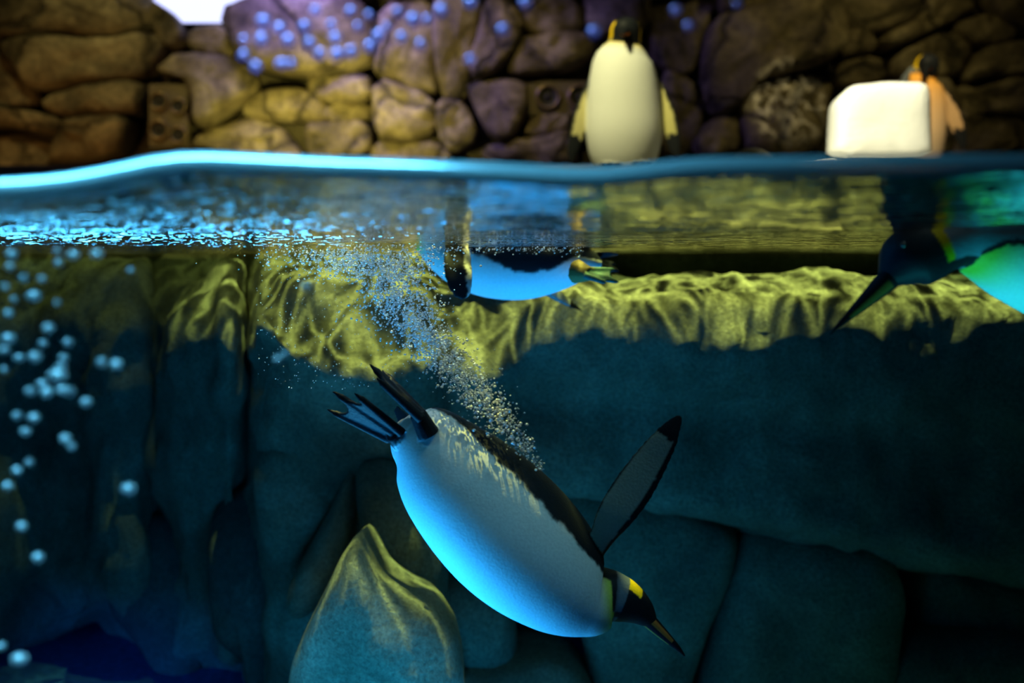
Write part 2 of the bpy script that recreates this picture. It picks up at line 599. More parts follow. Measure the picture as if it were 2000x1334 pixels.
# ================================================================ SETTING
XW = 5.2
o = box('floor', (-XW, 1.0, -1.95), (XW, 5.4, -1.80), M['pool_paint'])
tag(o, 'blue painted pool floor deep under the water', None, None, 'structure')
o = box('wall_pool_back', (-XW, 5.25, -1.95), (XW, 5.45, 0.10), M['pool_paint'])
tag(o, 'blue painted rear wall of the pool below the bank', None, None, 'structure')
o = box('wall_left', (-XW - 0.2, 1.0, -1.95), (-XW, 8.6, 3.9), M['dark_plaster'])
tag(o, 'dark side wall at the lamp-lit end of the enclosure', None, None, 'structure')
o = box('wall_right', (XW, 1.0, -1.95), (XW + 0.2, 8.6, 3.9), M['dark_plaster'])
tag(o, 'dark side wall at the ice block end of the enclosure', None, None, 'structure')
o = box('ceiling', (-XW - 0.2, 1.0, 3.9), (XW + 0.2, 8.6, 4.05), M['dark_plaster'])
tag(o, 'dark ceiling over the penguin enclosure', None, None, 'structure')
o = box('window_1', (-XW, GLASS_Y - 0.02, -1.95), (XW, GLASS_Y - 0.012, 3.9), M['window_glass'])
tag(o, 'clear viewing window of the penguin pool', None, None, 'structure')


# rock bank behind the pool on which the penguins stand
def bank_z(x, y):
    base = np.interp(y, [4.85, 5.0, 5.3, 5.6, 6.2, 7.0, 8.3], [0.30, 0.42, 0.545, 0.585, 0.655, 0.735, 0.83])
    return base + fbm((x, y, 1.0), 1.6) * 0.018


nx, ny = 110, 44
V, F = [], []
ys = np.concatenate([np.linspace(4.85, 5.4, 16), np.linspace(5.45, 8.4, 28)])
for j, y in enumerate(ys):
    for i in range(nx):
        x = -XW + 2 * XW * i / (nx - 1)
        V.append((x, y, bank_z(x, y)))
for j in range(len(ys) - 1):
    for i in range(nx - 1):
        a = j * nx + i
        F.append((a, a + 1, a + 1 + nx, a + nx))
b0 = len(V)
for i in range(nx):          # front face down into the water
    x = -XW + 2 * XW * i / (nx - 1)
    for z in (0.16, 0.0, -0.14):
        V.append((x, 4.83 + 0.05 * fbm((x, z * 3, 5), 2.0) + (0.05 if z < 0 else 0), z))
for i in range(nx - 1):
    a, b = b0 + 3 * i, b0 + 3 * (i + 1)
    F.append((a, b, i + 1, i))
    F.append((a + 1, b + 1, b, a))
    F.append((a + 2, b + 2, b + 1, a + 1))
for y in (8.4,):
    pass
b1 = len(V)
for i in range(nx):
    x = -XW + 2 * XW * i / (nx - 1)
    V.append((x, 8.4, -0.14))
for i in range(nx - 1):
    F.append((b1 + i, b1 + i + 1, b0 + 3 * (i + 1) + 2, b0 + 3 * i + 2))
o = make('floor_bank', V, F, M['pool_rock_dark'])
tag(o, 'dark rock bank above the water where the penguins stand', None, None, 'structure')

# rear rock wall: joint surface and the sculpted stones set into it
WALL_Y = 8.0
V, F = [], []
nx, nz = 70, 30
for j in range(nz):
    for i in range(nx):
        x = -XW + 2 * XW * i / (nx - 1)
        z = 0.5 + 3.4 * j / (nz - 1)
        V.append((x, WALL_Y + 0.12 + 0.06 * fbm((x, 0, z), 1.3), z))
for j in range(nz - 1):
    for i in range(nx - 1):
        a = j * nx + i
        F.append((a, a + 1, a + 1 + nx, a + nx))
n0 = len(V)
V += [(x, y + 0.45, z) for x, y, z in V]
F += [tuple(reversed([i + n0 for i in f])) for f in F]
wall = make('wall_back', V, F, M['wall_joint'])
tag(wall, 'rear wall of sculpted brown boulders with dark joints', None, None, 'structure')

STONES = [  # outline in photo pixels on the wall, how far it stands out
    ([(-90, -80), (290, -80), (302, 20), (306, 62), (210, 79), (100, 74), (-90, 104)], .42),
    ([(20, 104), (90, 79), (210, 86), (305, 70), (328, 96), (290, 150), (245, 158), (165, 164), (78, 180), (58, 140)], .30),
    ([(-90, 112), (14, 108), (54, 150), (74, 186), (60, 208), (-90, 215)], .16),
    ([(88, 199), (160, 172), (288, 160), (284, 222), (245, 227), (140, 227), (98, 215)], .26),
    ([(136, 240), (262, 232), (258, 276), (240, 302), (190, 314), (98, 318), (128, 266)], .30),
    ([(-90, 222), (65, 222), (130, 238), (124, 262), (60, 256), (20, 250), (-90, 262)], .34),
    ([(-90, 268), (90, 268), (96, 340), (-90, 350)], .22),
    ([(312, 150), (365, 108), (480, 122), (508, 176), (455, 217), (402, 262), (392, 196), (374, 160)], .34),
    ([(304, 6), (350, 40), (364, 70), (356, 86), (332, 94), (310, 60)], .20),
    ([(374, 58), (440, 52), (460, 116), (420, 112), (368, 92)], .16),
    ([(448, 42), (520, 10), (640, -12), (722, 18), (740, 110), (690, 146), (600, 150), (530, 142), (485, 118)], .44),
    ([(388, 290), (402, 266), (490, 230), (540, 242), (590, 296), (586, 316)], .20),
    ([(515, 180), (600, 178), (638, 206), (636, 238), (545, 236), (470, 222)], .16),
    ([(600, 246), (640, 244), (720, 240), (722, 300), (640, 312), (604, 300)], .16),
    ([(612, 152), (722, 150), (726, 200), (642, 202), (606, 176)], .20),
    ([(642, 206), (726, 204), (722, 236), (642, 239)], .14),
    ([(733, 155), (850, 196), (852, 260), (800, 275), (736, 268)], .24),
    ([(857, 198), (908, 207), (932, 270), (884, 300), (858, 262)], .20),
    ([(730, 278), (800, 282), (852, 280), (884, 305), (856, 322), (730, 322)], .12),
    ([(946, 10), (985, 0), (1020, 50), (1010, 95), (975, 140), (930, 160), (920, 120), (940, 60)], .30),
    ([(858, 2), (938, 5), (930, 60), (915, 130), (908, 200), (870, 194), (856, 140), (850, 60)], .22),
    ([(746, 20), (850, -6), (848, 140), (850, 190), (738, 150), (742, 110)], .26),
    ([(915, 166), (1026, 162), (1028, 215), (1000, 270), (966, 275), (926, 205)], .28),
    ([(1030, 229), (1112, 227), (1108, 250), (1075, 265), (1030, 270)], .18),
    ([(1002, 280), (1060, 273), (1112, 256), (1125, 330), (960, 330), (936, 290)], .22),
    ([(1028, 8), (1132, 0), (1142, 60), (1060, 74), (1026, 60)], .18),
    ([(1026, 80), (1142, 66), (1162, 100), (1122, 140), (1015, 152), (992, 142), (1018, 100)], .24),
    ([(1270, 10), (1404, -6), (1380, 40), (1363, 100), (1340, 150), (1290, 130), (1266, 60)], .12),
    ([(1290, 142), (1340, 160), (1368, 200), (1362, 260), (1330, 310), (1290, 310)], .10),
    ([(1384, 45), (1475, 25), (1594, -2), (1629, 38), (1626, 118), (1524, 143), (1475, 160), (1440, 218), (1384, 228), (1363, 140)], .46),
    ([(1378, 242), (1438, 226), (1446, 292), (1370, 312), (1350, 285)], .20),
    ([(1455, 182), (1612, 138), (1624, 182), (1608, 202), (1602, 262), (1560, 310), (1456, 312), (1442, 222)], .26),
    ([(1622, 136), (1702, 116), (1726, 158), (1640, 180)], .20),
    ([(1640, 56), (1690, 70), (1706, 100), (1650, 116), (1636, 90)], .16),
    ([(1632, -10), (1788, -20), (1780, 40), (1700, 73), (1640, 50)], .24),
    ([(1794, -20), (1904, 8), (1890, 30), (1724, 108), (1704, 78), (1786, 44)], .26),
    ([(1728, 113), (1840, 66), (1895, 100), (1862, 150), (1800, 162), (1732, 160)], .24),
    ([(1848, 58), (1922, 32), (1965, 60), (1960, 85), (1902, 97)], .24),
    ([(1906, 104), (1960, 89), (2090, 84), (2090, 154), (1940, 148), (1870, 165)], .26),
    ([(1862, 176), (1930, 155), (2090, 164), (2090, 240), (1900, 230), (1862, 212)], .28),
    ([(1852, 218), (1900, 236), (2090, 246), (2090, 330), (1852, 330)], .18),
    ([(1908, -60), (2090, -60), (2090, 78), (1970, 55), (1928, 25)], .26),
    ([(1142, -30), (1265, -30), (1262, 62), (1150, 68)], .18),
    ([(1162, 110), (1262, 72), (1285, 140), (1282, 320), (1150, 320)], .16),
    ([(1626, 186), (1722, 166), (1850, 168), (1846, 330), (1612, 330)], .16),
    ([(1410, -80), (1620, -80), (1600, -14), (1480, 18), (1412, 30), (1400, -10)], .22),
    ([(740, -90), (1000, -90), (1010, -20), (940, -4), (850, -14), (748, 8)], .30),
    ([(1008, -90), (1400, -90), (1396, -16), (1270, -10), (1140, -36), (1020, -8)], .28),
    ([(500, -100), (730, -100), (732, -4), (640, -22), (528, -4)], .36),
    ([(2100, -60), (2240, -60), (2240, 110), (2100, 120)], .26),
    ([(2100, 128), (2240, 118), (2240, 330), (2100, 330)], .26),
    ([(-240, -80), (-100, -80), (-100, 120), (-240, 140)], .26),
    ([(-240, 150), (-100, 130), (-100, 340), (-240, 340)], .26),
]
for i, (poly, th) in enumerate(STONES):
    cx, cy = np.mean([q[0] for q in poly]), np.mean([q[1] for q in poly])
    poly = [(q[0] + 7 * (q[0] - cx) / (abs(q[0] - cx) + 12), q[1] + 6 * (q[1] - cy) / (abs(q[1] - cy) + 12)) for q in poly]
    pillow(poly, WALL_Y, th * 0.8, M['wall_rock'], 'stone', wall, back=0.12, n=56, p=3.6 + (i % 3) * 0.9, rough=0.11, smooth=1, seed=i * 1.37, tilt=((i % 5 - 2) * 0.10, (i % 4 - 1.2) * 0.16), rs=2.6)

# glowing panel for the bright opening between the stones at the top of the wall
lamp = box('glow_panel', tuple(P(296, 46, 8.0)), tuple(P(520, -60, 8.0) + Vector((0, 0.03, 0))), plain_mat('glow_panel_back', (0.05, 0.05, 0.06), 0.5))
m_, nt_, out_ = new_mat('glow_panel_face')
em = nt_.nodes.new('ShaderNodeEmission')
em.inputs['Color'].default_value = (0.55, 0.58, 1.0, 1)
em.inputs['Strength'].default_value = 1.9
nt_.links.new(em.outputs[0], out_.inputs[0])
dif = box('diffuser', tuple(P(300, 44, 7.985)), tuple(P(516, -56, 7.985) + Vector((0, 0.012, 0))), m_, lamp)
tag(lamp, 'glowing violet-white panel in the gap between the top boulders', 'lamp')


# ---------------------------------------------------------------- water surface
prof_x = [-400, 0, 100, 200, 300, 350, 450, 600, 800, 950, 1100, 1160, 1250, 1330, 1500, 1700, 2000, 2400]
prof_y = [365, 350, 343, 325, 301, 296, 300, 307, 313, 319, 328, 329, 318, 308, 306, 303, 300, 312]


def front_z(x):
    px = 1000 + x * FPX / GLASS_Y
    return (HOR - np.interp(px, prof_x, prof_y)) * GLASS_Y / FPX


MEN = 0.021
nx = 300
xs = np.linspace(-4.6, 4.6, nx)
ks = np.ones(9) / 9.0
fz = np.array([front_z(x) for x in np.linspace(-4.6, 4.6, nx * 4)])
fz = np.convolve(np.pad(fz, 4, mode='edge'), ks, 'valid')[::4]
ys = np.concatenate([GLASS_Y + 0.035 * (np.linspace(0, 1, 8) ** 1.5), np.linspace(GLASS_Y + 0.05, 2.2, 60), np.linspace(2.22, 4.88, 90)])
V, F = [], []
for y in ys:
    t = min(1.0, (y - GLASS_Y) / 0.80)
    t = 1 - (1 - t) ** 2
    for i, x in enumerate(xs):
        z = (fz[i] - MEN) * (1 - t) + WATER_Z * t
        amp = 0.25 + 0.75 * min(1.0, max(0.0, (0.8 - x) / 1.6))
        z += t * amp * (0.0045 * noise.noise(Vector((x * 2.6, y * 3.2, 0.3))) + 0.0022 * noise.noise(Vector((x * 7, y * 9, 4.1))))
        V.append((x, y, z))
for j in range(len(ys) - 1):
    for i in range(nx - 1):
        a = j * nx + i
        F.append((a, a + 1, a + 1 + nx, a + nx))
surf = make('water_surface', V, F, M['water_surface'], origin=(0, 3, WATER_Z))
tag(surf, 'rippling water surface of the pool seen from just below', 'water', None, 'stuff')
# the lip of water climbing the glass
V, F = [], []
for i, x in enumerate(xs):
    zt, zb = fz[i], fz[i] - MEN
    for k in range(9):
        a = k / 8 * math.pi / 2
        V.append((x, GLASS_Y + 0.016 * (1 - math.cos(a)), zt - (MEN + 0.001) * math.sin(a) ** 0.9))
    V.append((x, GLASS_Y - 0.004, zb - 0.002))
    V.append((x, GLASS_Y - 0.004, zt))
for i in range(nx - 1):
    for k in range(11):
        a, b = i * 11 + k, i * 11 + (k + 1) % 11
        F.append((a, b, b + 11, a + 11))
men = make('water_lip', V, F, M['meniscus'], surf)
men['label'] = 'rim of water climbing the window glass, tinted pale blue for refracted light'

# body of the pool water: colours what is seen through it
vb = box('pool_water', (-XW + 0.01, GLASS_Y, -1.79), (XW - 0.01, 5.24, WATER_Z - 0.02), M['pool_water'])
tag(vb, 'clear blue-green water filling the pool', 'water', None, 'stuff')

# ================================================================ UNDERWATER ROCKS
# ledge on the right: flat top, rounded nose, shadowed undercut with a bulging lower lip
led = []
for (px, top, nose, term, mid, low, lip) in (
        (800, 560, 600, 660, 700, 730, 740),
        (880, 548, 590, 720, 790, 880, 915),
        (960, 542, 585, 735, 800, 900, 938),
        (1080, 540, 585, 670, 790, 905, 945),
        (1200, 540, 590, 652, 790, 910, 958),
        (1340, 543, 592, 668, 800, 930, 985),
        (1480, 546, 596, 675, 820, 960, 1020),
        (1640, 550, 598, 655, 840, 985, 1040),
        (1800, 548, 590, 640, 860, 1010, 1070),
        (2000, 552, 592, 628, 870, 1040, 1110),
        (2200, 552, 592, 625, 870, 1060, 1130)):
    e = 0.15 if px in (800,) else 0.0
    dn = 26 if px > 1100 else 0
    led.append([(px, top - 6 + dn, 4.80), (px, top - 2 + dn * 0.6, 4.25), (px, top, 3.86 + e), (px, (top + nose) / 2, 3.70 + e), (px, nose, 3.62 + e + (0.09 if px < 1000 else 0)), (px, term, 3.585 + e - (0.06 if px < 1000 else 0)),
                (px, (term + mid) / 2, 3.64 + e), (px, mid, 3.72 + e), (px, (mid + low) / 2, 3.70 + e), (px, low, 3.68 + e), (px, lip, 3.68 + e), (px, lip + 14, 3.80), (px, lip + 10, 4.2), (px, mid, 4.8)])
rock_loft('rock_ledge', led, M['pool_rock'], 'broad rock ledge with caustic light along its rounded upper edge', nu=150, nv=120, rough=0.055, seed=1.0, streak=0.006)

pil = []
for (px, top, nose, term, d) in ((486, 620, 660, 700, .42), (512, 520, 570, 640, .16), (560, 512, 560, 690, .04), (640, 510, 555, 720, .0), (740, 512, 556, 735, -.02), (820, 520, 562, 720, .02), (868, 536, 580, 690, .12), (905, 560, 610, 680, .42)):
    pil.append([(px, top - 10, 4.80), (px, top - 6, 4.2), (px, top, 3.92 + d), (px, nose - 22, 3.82 + d), (px, nose, 3.74 + d), (px, (nose + term) / 2, 3.62 + d), (px, term, 3.50 + d),
                (px, term + 70, 3.58 + d), (px, 920, 3.74 + d), (px, 1080, 3.85 + d), (px, 1260, 3.95 + d), (px, 1380, 4.1 + d), (px, 1380, 4.9), (px, 900, 4.9)])
rock_loft('rock_stack', pil, M['pool_rock'], 'tall weathered rock pillar behind the bubble trail', nu=110, nv=120, rough=0.07, seed=2.0, streak=0.010)

fin = []
for (px, top, nose, term, d) in ((300, 560, 610, 640, .5), (322, 545, 600, 650, .22), (360, 540, 596, 668, .1), (405, 534, 590, 680, .04), (440, 520, 570, 690, -.06), (470, 524, 580, 700, .02), (500, 560, 610, 680, .36), (512, 580, 620, 660, .6)):
    fin.append([(px, top - 6, 4.9), (px, top - 3, 4.5), (px, top, 4.2 + d), (px, nose - 20, 4.06 + d), (px, nose, 3.98 + d), (px, (nose + term) / 2, 3.90 + d), (px, term, 3.88 + d),
                (px, 780, 3.98 + d), (px, 920, 4.1 + d), (px, 1080, 4.18 + d), (px, 1200, 4.25 + d), (px, 1290, 4.3 + d), (px, 1280, 4.95), (px, 900, 5.0)])
rock_loft('rock_buttress', fin, M['pool_rock'], 'narrow rock buttress with lit edge in the blue shade', nu=70, nv=110, rough=0.07, seed=3.0, streak=0.012)

lef = []
for (px, top, nose, term, low) in ((-420, 520, 580, 660, 1250), (-200, 518, 580, 655, 1260), (-60, 514, 575, 650, 1268), (60, 510, 572, 648, 1258), (140, 508, 570, 650, 1225), (190, 508, 572, 652, 1200), (240, 510, 575, 655, 1230), (290, 514, 580, 655, 1235), (318, 530, 590, 640, 1180)):
    d = 0.12 * math.sin(px * 0.021) + (0.25 if px > 300 else 0)
    lef.append([(px, top - 6, 5.0), (px, top - 3, 4.8), (px, top, 4.55 + d), (px, nose, 4.42 + d), (px, (nose + term) / 2, 4.36 + d), (px, term, 4.35 + d),
                (px, 760, 4.42 + d), (px, 900, 4.45 + d), (px, 1050, 4.42 + d), (px, 1150, 4.45 + d), (px, low, 4.62 + d), (px, low - 30, 5.1), (px, 800, 5.15)])
rock_loft('rock_cliff', lef, M['pool_rock'], 'wide hazy rock cliff under water with scalloped lower edge', nu=110, nv=110, rough=0.06, seed=4.0)

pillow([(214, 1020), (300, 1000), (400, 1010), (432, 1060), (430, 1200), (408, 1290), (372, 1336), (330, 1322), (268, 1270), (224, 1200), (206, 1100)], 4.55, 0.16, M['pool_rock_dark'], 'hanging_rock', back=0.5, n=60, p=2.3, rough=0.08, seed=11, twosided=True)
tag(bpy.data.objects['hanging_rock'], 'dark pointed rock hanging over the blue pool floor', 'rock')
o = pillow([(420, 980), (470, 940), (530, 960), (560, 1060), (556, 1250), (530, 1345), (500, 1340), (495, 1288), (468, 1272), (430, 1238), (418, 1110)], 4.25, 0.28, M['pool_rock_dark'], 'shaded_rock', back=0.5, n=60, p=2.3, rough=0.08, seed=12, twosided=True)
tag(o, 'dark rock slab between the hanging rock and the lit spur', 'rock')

o = pillow([(704, 1030), (716, 1052), (748, 1115), (790, 1145), (856, 1172), (902, 1250), (915, 1440), (552, 1440), (560, 1310), (604, 1214), (642, 1140), (672, 1074)], 3.15, 0.18, M['pool_rock'], 'rock_spur', back=0.45, n=80, p=2.6, rough=0.07, smooth=1, seed=13, twosided=True, tilt=(0.15, -0.15))
tag(o, 'pointed rock spur with bright caustic streaks on its sloping edge', 'rock')
o = pillow([(566, 1140), (600, 1075), (650, 985), (690, 900), (705, 950), (690, 1060), (640, 1170), (590, 1210), (562, 1190)], 3.75, 0.16, M['pool_rock'], 'rock_rib', back=0.4, n=56, p=2, rough=0.05, seed=14, twosided=True)
tag(o, 'slim rock rib leaning behind the lit spur', 'rock')
BOTTOM = [
    ([(760, 1260), (800, 1190), (870, 1180), (910, 1250), (905, 1420), (750, 1420)], 3.80, .22, 'rounded grey rock at the pool bottom beside the lit spur'),
    ([(850, 1130), (930, 1120), (1010, 1190), (1010, 1310), (930, 1330), (870, 1240)], 3.95, .22, 'blocky rock in the shade below the diving penguin breast'),
    ([(890, 1300), (980, 1290), (1100, 1270), (1160, 1330), (1180, 1440), (880, 1440)], 3.82, .24, 'low rock at the pool bottom under the diving penguin'),
    ([(1060, 930), (1200, 950), (1330, 978), (1440, 1010), (1420, 1120), (1350, 1290), (1330, 1440), (1130, 1440), (1150, 1280), (1090, 1120)], 4.0, .25, 'large mottled rock face behind the diving penguin head'),
    ([(1450, 1010), (1580, 1030), (1720, 1055), (1760, 1150), (1750, 1260), (1700, 1440), (1340, 1440), (1380, 1230), (1420, 1110)], 3.98, .25, 'big speckled boulder under the ledge lip'),
    ([(1770, 1070), (1900, 1100), (2080, 1130), (2100, 1440), (1800, 1440), (1780, 1250)], 4.15, .25, 'nearly black rock in the corner below the ledge'),
    ([(1720, 1290), (1800, 1230), (1960, 1220), (2120, 1260), (2120, 1440), (1700, 1440)], 3.95, .25, 'low dark boulder in front of the black corner rock'),
    ([(690, 900), (760, 880), (850, 960), (880, 1120), (860, 1250), (770, 1260), (720, 1120)], 3.75, .2, 'blue shaded rock behind the diving penguin belly'),
    ([(500, 880), (560, 820), (650, 840), (690, 960), (640, 1040), (560, 1120), (510, 1060)], 3.95, .2, 'smooth shaded rock under the penguin feet'),
]
for i, (poly, Y, th, lab) in enumerate(BOTTOM):
    o = pillow(poly, Y, th, M['pool_rock'], 'pool_boulder', back=0.55, n=64, p=2.6, rough=0.07, seed=20 + i * 2.3, twosided=True, tilt=(0, -0.05))
    tag(o, lab, 'rock', 'boulders at the bottom of the pool')

# ================================================================ ICE, STONES, NOZZLES ON THE BANK
o = pillow([(1626, 314), (1629, 240), (1631, 205), (1637, 190), (1650, 178), (1660, 169), (1690, 167), (1722, 162), (1780, 164), (1796, 165), (1806, 174), (1809, 200), (1811, 260), (1813, 312), (1720, 316)],
           5.35, 0.10, M['ice'], 'ice_block', back=0.20, n=70, p=5, rough=0.012, smooth=1, seed=31, twosided=True)
tag(o, 'big white rounded block of ice in front of a penguin', 'ice block')
V, F = [], []
nr, na = 10, 48
c = P(1715, 311, 5.42)
for r in range(nr + 1):
    for a in range(na):
        t = 2 * math.pi * a / na
        s = r / nr
        R = 1 + 0.16 * noise.noise(Vector((math.cos(t) * 1.7, math.sin(t) * 1.7, 9)))
        x, y = c.x + 0.50 * s * R * math.cos(t), c.y + 0.30 * s * R * math.sin(t)
        z = bank_z(x, y) - 0.01 + 0.055 * (1 - s ** 2.2) + 0.014 * fbm((x, y, 2), 9)
        V.append((x, y, z))
for r in range(nr):
    for a in range(na):
        i, j = r * na + a, r * na + (a + 1) % na
        F.append((i, i + na, j + na, j))
F.append(tuple((nr) * na + a for a in range(na)))
o = make('snow_patch', V, F, M['snow'])
tag(o, 'flat patch of crushed snow around the foot of the ice block', 'snow')

o = pillow([(1432, 312), (1440, 296), (1458, 289), (1480, 290), (1500, 298), (1510, 314), (1470, 320)], 5.25, 0.06, M['pool_rock'], 'bank_stone', back=0.08, n=30, p=2, rough=0.01, seed=33, twosided=True)
tag(o, 'small pale stone on the bank beside the snow patch', 'stone')


def nozzle_panel(x0, y0, x1, y1, Y, holes, label):
    lo, hi = P(x0, y1, Y), P(x1, y0, Y)
    root = box('nozzle_panel', (lo.x, Y, lo.z), (hi.x, Y + 0.06, hi.z), M['nozzle_frame'], wall)
    root['label'] = label
    for (hx, hy, hr) in holes:
        c = P(hx, hy, Y)
        r = hr * Y / FPX
        V, F = [], []
        prof = [(1.25, 0.0), (1.25, -0.03), (1.05, -0.045), (0.95, -0.03), (0.80, 0.0)]
        n = 28
        for (rr, dy) in prof:
            for k in range(n):
                t = 2 * math.pi * k / n
                V.append((c.x + r * rr * math.cos(t), Y + dy, c.z + r * rr * math.sin(t)))
        for a in range(len(prof) - 1):
            for k in range(n):
                i, j = a * n + k, a * n + (k + 1) % n
                F.append((i, j, j + n, i + n))
        make('nozzle_ring', V, F, M['nozzle_ring'], root)
        V, F = [], []
        for (rr, dy) in ((0.92, -0.024), (0.6, -0.014), (0.30, -0.010), (0.26, -0.03), (0.001, -0.035)):
            for k in range(n):
                t = 2 * math.pi * k / n
                V.append((c.x + r * rr * math.cos(t), Y + dy, c.z + r * rr * math.sin(t)))
        for a in range(4):
            for k in range(n):
                i, j = a * n + k, a * n + (k + 1) % n
                F.append((i, j, j + n, i + n))
        make('nozzle_cone', V, F, M['nozzle_hole'], root)
    return root


nozzle_panel(291, 164, 368, 286, 7.86, [(312, 198, 15), (350, 208, 13), (312, 254, 16), (350, 264, 14)], 'brown panel with four round nozzles between the boulders')
nozzle_panel(1030, 158, 1150, 224, 7.88, [(1070, 190, 20), (1132, 190, 20)], 'shadowed panel with two round openings beside the standing penguin')

# ================================================================ PENGUINS
BLACK = np.array((0.012, 0.014, 0.018))
WHITE = np.array((0.80, 0.82, 0.80))
SILVER = np.array((0.16, 0.19, 0.23))
YELLOW = np.array((0.85, 0.58, 0.01))
ORANGE = np.array((0.70, 0.20, 0.04))
BROWN = np.array((0.30, 0.22, 0.07))


def smooth01(a, b, x):
    t = min(1.0, max(0.0, (x - a) / (b - a)))
    return t * t * (3 - 2 * t)


def body_colour(K):
    """plumage by station u and angle phi from the belly line"""
    def f(u, phi, p):
        ap = abs(math.degrees(phi)) + 7 * noise.noise(Vector((p.x * 22, p.y * 22, p.z * 22))) * K.get('jag', 1) + 3 * noise.noise(Vector((p.x * 90, p.y * 90, p.z * 90)))
        fb = np.interp(u, K['fb_u'], K['fb'])
        uc = K['collar']
        back = K.get('back', BLACK)
        if u < uc:
            white = WHITE * 1.0
            t = smooth01(K['tint0'], uc, u)
            white = white * (1 - t) + K['tint'] * t
            if u < K.get('brown', 0):
                white = white * 0.35 + BROWN * 0.65
            w = 1 - smooth01(fb - 2.0, fb + 2.0, ap)
            edge = smooth01(fb + 2, fb + 14, ap)
            b = BLACK * (1 - edge) + back * edge
            return white * w + b * (1 - w)
        if u < K['silver']:
            if u < uc + K.get('ring', 0.12) and ap > 12:
                return BLACK
            if ap < K.get('throat', 26):
                return BLACK if u > uc + 0.15 else K['tint'] * 0.7
            return SILVER * (0.25 + 0.75 * smooth01(uc, uc + 0.35, u))
        pl, ph = K['patch']
        if u < K['patch_end'] and pl < ap < ph:
            return YELLOW
        return BLACK
    return f


def loft(st, nu, nphi, colour):
    """st: rows of (x, y, z, half width, half depth, Nx, Ny, Nz), N = belly direction"""
    A, u = catmull(st, nu)
    C, a, b, N = A[:, :3], np.maximum(A[:, 3], 1e-4), np.maximum(A[:, 4], 1e-4), A[:, 5:8]
    T = np.gradient(C, axis=0)
    T /= np.linalg.norm(T, axis=1, keepdims=True)
    N = N - T * (N * T).sum(1, keepdims=True)
    N /= np.linalg.norm(N, axis=1, keepdims=True)
    S = np.cross(T, N)
    ph = np.linspace(-math.pi, math.pi, nphi, endpoint=False)
    V = C[:, None] + (a[:, None] * np.sin(ph))[..., None] * S[:, None] + (b[:, None] * np.cos(ph))[..., None] * N[:, None]
    verts = V.reshape(-1, 3)
    F = []
    for i in range(nu - 1):
        for j in range(nphi):
            p, q = i * nphi + j, i * nphi + (j + 1) % nphi
            F.append((p, q, q + nphi, p + nphi))
    F.append(tuple(range(nphi - 1, -1, -1)))
    F.append(tuple((nu - 1) * nphi + j for j in range(nphi)))
    cols = np.array([colour(u[i // nphi], ph[i % nphi], Vector(verts[i])) for i in range(len(verts))])
    return verts, F, cols


def solid_colour(c):
    return lambda u, phi, p: c


def bill_colour(u, phi, p):
    ap = abs(math.degrees(phi))
    if 0.1 < u < 2.2 and 28 < ap < 74:
        return ORANGE
    return BLACK * 0.8


def flipper_colour(pale, tip, edge=0.26, trailing=0):
    """N points out of the pale underside; black leading edge, rim and tip"""
    def f(u, phi, p):
        j = 0.08 * noise.noise(Vector((p.x * 40, p.y * 40, p.z * 40)))
        chord = math.sin(phi)
        if math.cos(phi) > -0.02 and u < tip + j * 4 and u > 0.25 and -1 + edge + j < chord * (1 if trailing >= 0 else -1) < 1 - edge * 0.25 + j * 0.4:
            return pale
        return BLACK
    return f


def tube(a, b, r0, r1, col, nu=8, nphi=12, N=(0, -1, 0), bend=None):
    a, b = Vector(a), Vector(b)
    m = (a + b) / 2 + (Vector(bend) if bend else Vector())
    st = [[*p, r, r, *N] for p, r in ((a, r0), (m, (r0 + r1) / 2), (b, r1))]
    return loft(st, nu, nphi, solid_colour(col))


def foot(ankle, tips, web=0.8, r=0.009, col=BLACK, up=(0, -1, 0), spread=0.42):
    """webbed foot: three toes with claws and skin between them"""
    parts = []
    ankle = Vector(ankle)
    tips = [Vector(t) for t in tips]
    N = Vector(up)
    mid = sum(tips, Vector()) / len(tips)
    base = [ankle + (t - mid) * spread for t in tips]
    for t, ankle in zip(tips, base):
        parts.append(tube(ankle, ankle.lerp(t, 0.86), r * 1.25, r * 0.85, col, N=N))
        parts.append(tube(ankle.lerp(t, 0.84), t, r * 0.8, r * 0.22, col * 0.6, N=N))
    for t0, t1, b0_, b1_ in zip(tips[:-1], tips[1:], base[:-1], base[1:]):
        V, F, C = [], [], []
        n = 7
        nrm = (t0 - b0_).cross(t1 - b0_).normalized() * r * 0.36
        for i in range(n):
            for j in range(n):
                s, q = i / (n - 1), j / (n - 1)
                reach = web - 0.16 * math.sin(math.pi * q)
                p = b0_.lerp(b1_, q).lerp(t0.lerp(t1, q), s * reach)
                V.append(p + nrm)
                V.append(p - nrm)
        idx = lambda i, j, k: (i * n + j) * 2 + k
        for i in range(n - 1):
            for j in range(n - 1):
                F.append((idx(i, j, 0), idx(i + 1, j, 0), idx(i + 1, j + 1, 0), idx(i, j + 1, 0)))
                F.append((idx(i, j, 1), idx(i, j + 1, 1), idx(i + 1, j + 1, 1), idx(i + 1, j, 1)))
        for i in range(n - 1):
            F.append((idx(i, 0, 0), idx(i, 0, 1), idx(i + 1, 0, 1), idx(i + 1, 0, 0)))
            F.append((idx(i, n - 1, 0), idx(i + 1, n - 1, 0), idx(i + 1, n - 1, 1), idx(i, n - 1, 1)))
            F.append((idx(0, i, 0), idx(0, i + 1, 0), idx(0, i + 1, 1), idx(0, i, 1)))
            F.append((idx(n - 1, i, 0), idx(n - 1, i, 1), idx(n - 1, i + 1, 1), idx(n - 1, i + 1, 0)))
        V = np.array([tuple(v) for v in V])
        parts.append((V, F, np.tile(col, (len(V), 1))))
    return parts


